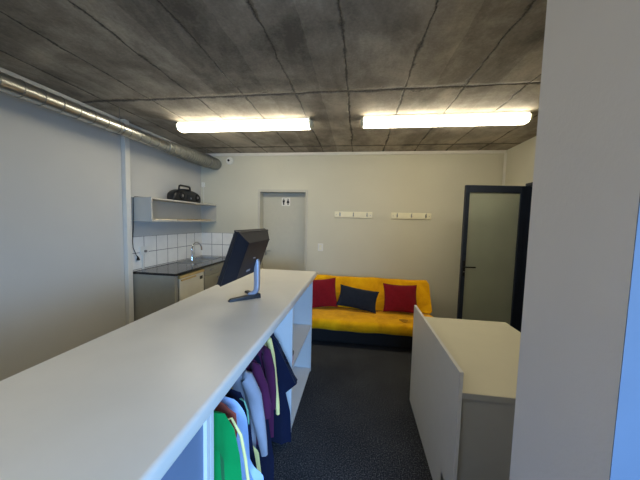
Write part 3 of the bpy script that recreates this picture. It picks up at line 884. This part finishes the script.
nv = garment('shirt', 1.765, navy, [(-.56, .82), (-.52, .76), (-.48, .62), (-.47, .40), (-.43, .24), (-.42, .05)], .02, .05,
        'navy short-sleeved shirt at the sofa end of the rail, its sleeve sticking out',
        None, None, 'sleeve-out navy shirt nearest the sofa', 0.3)
bm = bmesh.new()
extrude_poly(bm, [Vector((x, 1.705, z)) for x, z in ((-.58, .815), (-.54, .80), (-.505, .76), (-.465, .635), (-.368, .498), (-.468, .405), (-.52, .49), (-.575, .61))], Vector((0, .05, 0)))
bmesh.ops.bevel(bm, geom=[e for e in bm.edges], offset=.012, segments=3, affect='EDGES')
link('sleeve', bm, navy, nv, True)
garment('shirt', 1.60, yellow, [(-.57, .88), (-.52, .84), (-.515, .70), (-.51, .45)], .30, .03,
        'pale yellow long-sleeved shirt between the navy and the plum ones',
        [(-.53, -.02, .85, .02, .014), (-.50, -.03, .76, .015, .014), (-.478, -.04, .60, .013, .013), (-.462, -.04, .46, .013, .012), (-.458, -.04, .385, .012, .010)], None, 'pale yellow shirt', 1.1)
garment('shirt', 1.46, purple, [(-.55, .885), (-.50, .86), (-.462, .77), (-.452, .60), (-.45, .4)], .32, .05,
        'plum shirt touching the pale yellow one on the clothes rail', 
        [(-.50, -.015, .84, .03, .02), (-.470, -.03, .75, .03, .022), (-.455, -.035, .62, .026, .02), (-.452, -.035, .52, .022, .016)], None, 'farther plum shirt', 2.0)
garment('shirt', 1.375, blackish, [(-.56, .885), (-.515, .85), (-.49, .75), (-.46, .5), (-.425, .25)], .02, .035,
        'dark navy shirt squeezed between the two plum ones', None, None, 'dark navy shirt between the plum ones', .7)
garment('shirt', 1.29, purple, [(-.55, .885), (-.495, .865), (-.465, .79), (-.46, .6)], .42, .045,
        'plum shirt with hanging sleeve beside the grey-blue one',
        [(-.50, -.02, .84, .036, .02), (-.462, -.035, .75, .043, .022), (-.438, -.04, .66, .038, .02), (-.428, -.04, .60, .024, .014)], None, 'nearer plum shirt', 2.7)
garment('shirt', 1.19, greyb, [(-.56, .89), (-.50, .875), (-.462, .83), (-.455, .6)], .40, .05,
        'grey-blue long-sleeved shirt with a long hanging sleeve',
        [(-.50, -.02, .85, .034, .024), (-.455, -.03, .77, .036, .024), (-.43, -.035, .65, .03, .022), (-.412, -.035, .56, .022, .018), (-.402, -.035, .49, .016, .014)], None, 'grey-blue shirt', 3.6)
garment('shirt', 1.115, yellow, [(-.56, .86), (-.53, .80), (-.49, .6), (-.42, .53), (-.405, .4)], .28, .018,
        'pale yellow shirt showing only as a strip below the grey-blue one', None, None, 'half-hidden yellow shirt', 5.2)
garment('shirt', 1.055, blackish, [(-.55, .88), (-.475, .855), (-.44, .77), (-.425, .62), (-.405, .5)], .15, .035,
        'dark navy shirt with a mint stripe beside the light blue one',
        [(-.452, -.018, .83, .003, .003), (-.438, -.018, .79, .004, .003), (-.433, -.018, .75, .004, .003), (-.431, -.018, .73, .002, .002)], mint, 'mint-striped navy shirt', 4.4)
garment('shirt', .975, lblue, [(-.53, .89), (-.462, .878), (-.410, .81), (-.40, .74), (-.395, .65), (-.345, .56)], .15, .045,
        'light blue shirt between the green and the dark navy ones',
        None, None, 'light blue shirt', 5.0)
garment('shirt', .912, rust, [(-.56, .92), (-.475, .905), (-.43, .87), (-.425, .80), (-.45, .6)], .4, .02,
        'rust brown shirt squeezed behind the green one', None, None, 'rust brown shirt', 1.7)
garment('shirt', .845, green, [(-.56, .925), (-.44, .92), (-.405, .87), (-.385, .77), (-.375, .67), (-.365, .5)], .15, .05,
        'bright green shirt with yellow edge at the near end of the rail',
        [(-.430, .030, .88, .004, .004), (-.394, .030, .82, .006, .004), (-.376, .030, .73, .006, .004), (-.364, .030, .64, .006, .004), (-.357, .030, .5, .006, .004)], yellow, 'green shirt', .2)

# ------------------------------------------------------------------ light
def area(name, loc, rot, sx, sy, power, col):
    l = bpy.data.lights.new(name, 'AREA'); l.shape = 'RECTANGLE'; l.size = sx; l.size_y = sy; l.energy = power; l.color = col
    o = bpy.data.objects.new(name, l); COL.objects.link(o); o.location = loc; o.rotation_euler = rot
    return o
# daylight entering by the window behind the camera
dl_ = area('window_daylight', ((WX0+WX1)/2, YF+.06, (WZ0+WZ1)/2-.08), (PI/2-math.radians(32), 0, math.radians(14)), WX1-WX0-.1, 1.0, 185, (.29, .55, 1.0))
dl_.data.spread = math.radians(125)
w = bpy.data.worlds.new('sky'); S.world = w; w.use_nodes = True
nt = w.node_tree; bg = nt.nodes['Background']
bg.inputs['Color'].default_value = (.35, .55, 1, 1); bg.inputs['Strength'].default_value = 1.0

# ------------------------------------------------------------------ camera
f, yaw, pitch, roll = 269.1854, .1384, .071, .024
fwv = Vector((-math.sin(yaw)*math.cos(pitch), math.cos(yaw)*math.cos(pitch), -math.sin(pitch)))
rt = Vector((math.cos(yaw), math.sin(yaw), 0)); up = rt.cross(fwv)
Rv = math.cos(roll)*rt+math.sin(roll)*up; Uv = -math.sin(roll)*rt+math.cos(roll)*up
cd = bpy.data.cameras.new('camera'); cam = bpy.data.objects.new('camera', cd); COL.objects.link(cam)
m = Matrix.Identity(4)
for i in range(3): m[i][0] = Rv[i]; m[i][1] = Uv[i]; m[i][2] = -fwv[i]
m[0][3], m[1][3], m[2][3] = 0, 0, 1.6
cam.matrix_world = m
cd.sensor_fit = 'HORIZONTAL'; cd.sensor_width = 36; cd.lens = f*36/640; cd.clip_start = .02
S.camera = cam
vs = S.view_settings
vs.view_transform = 'Standard'; vs.look = 'None'; vs.gamma = 1; vs.use_curve_mapping = False; vs.exposure = 0
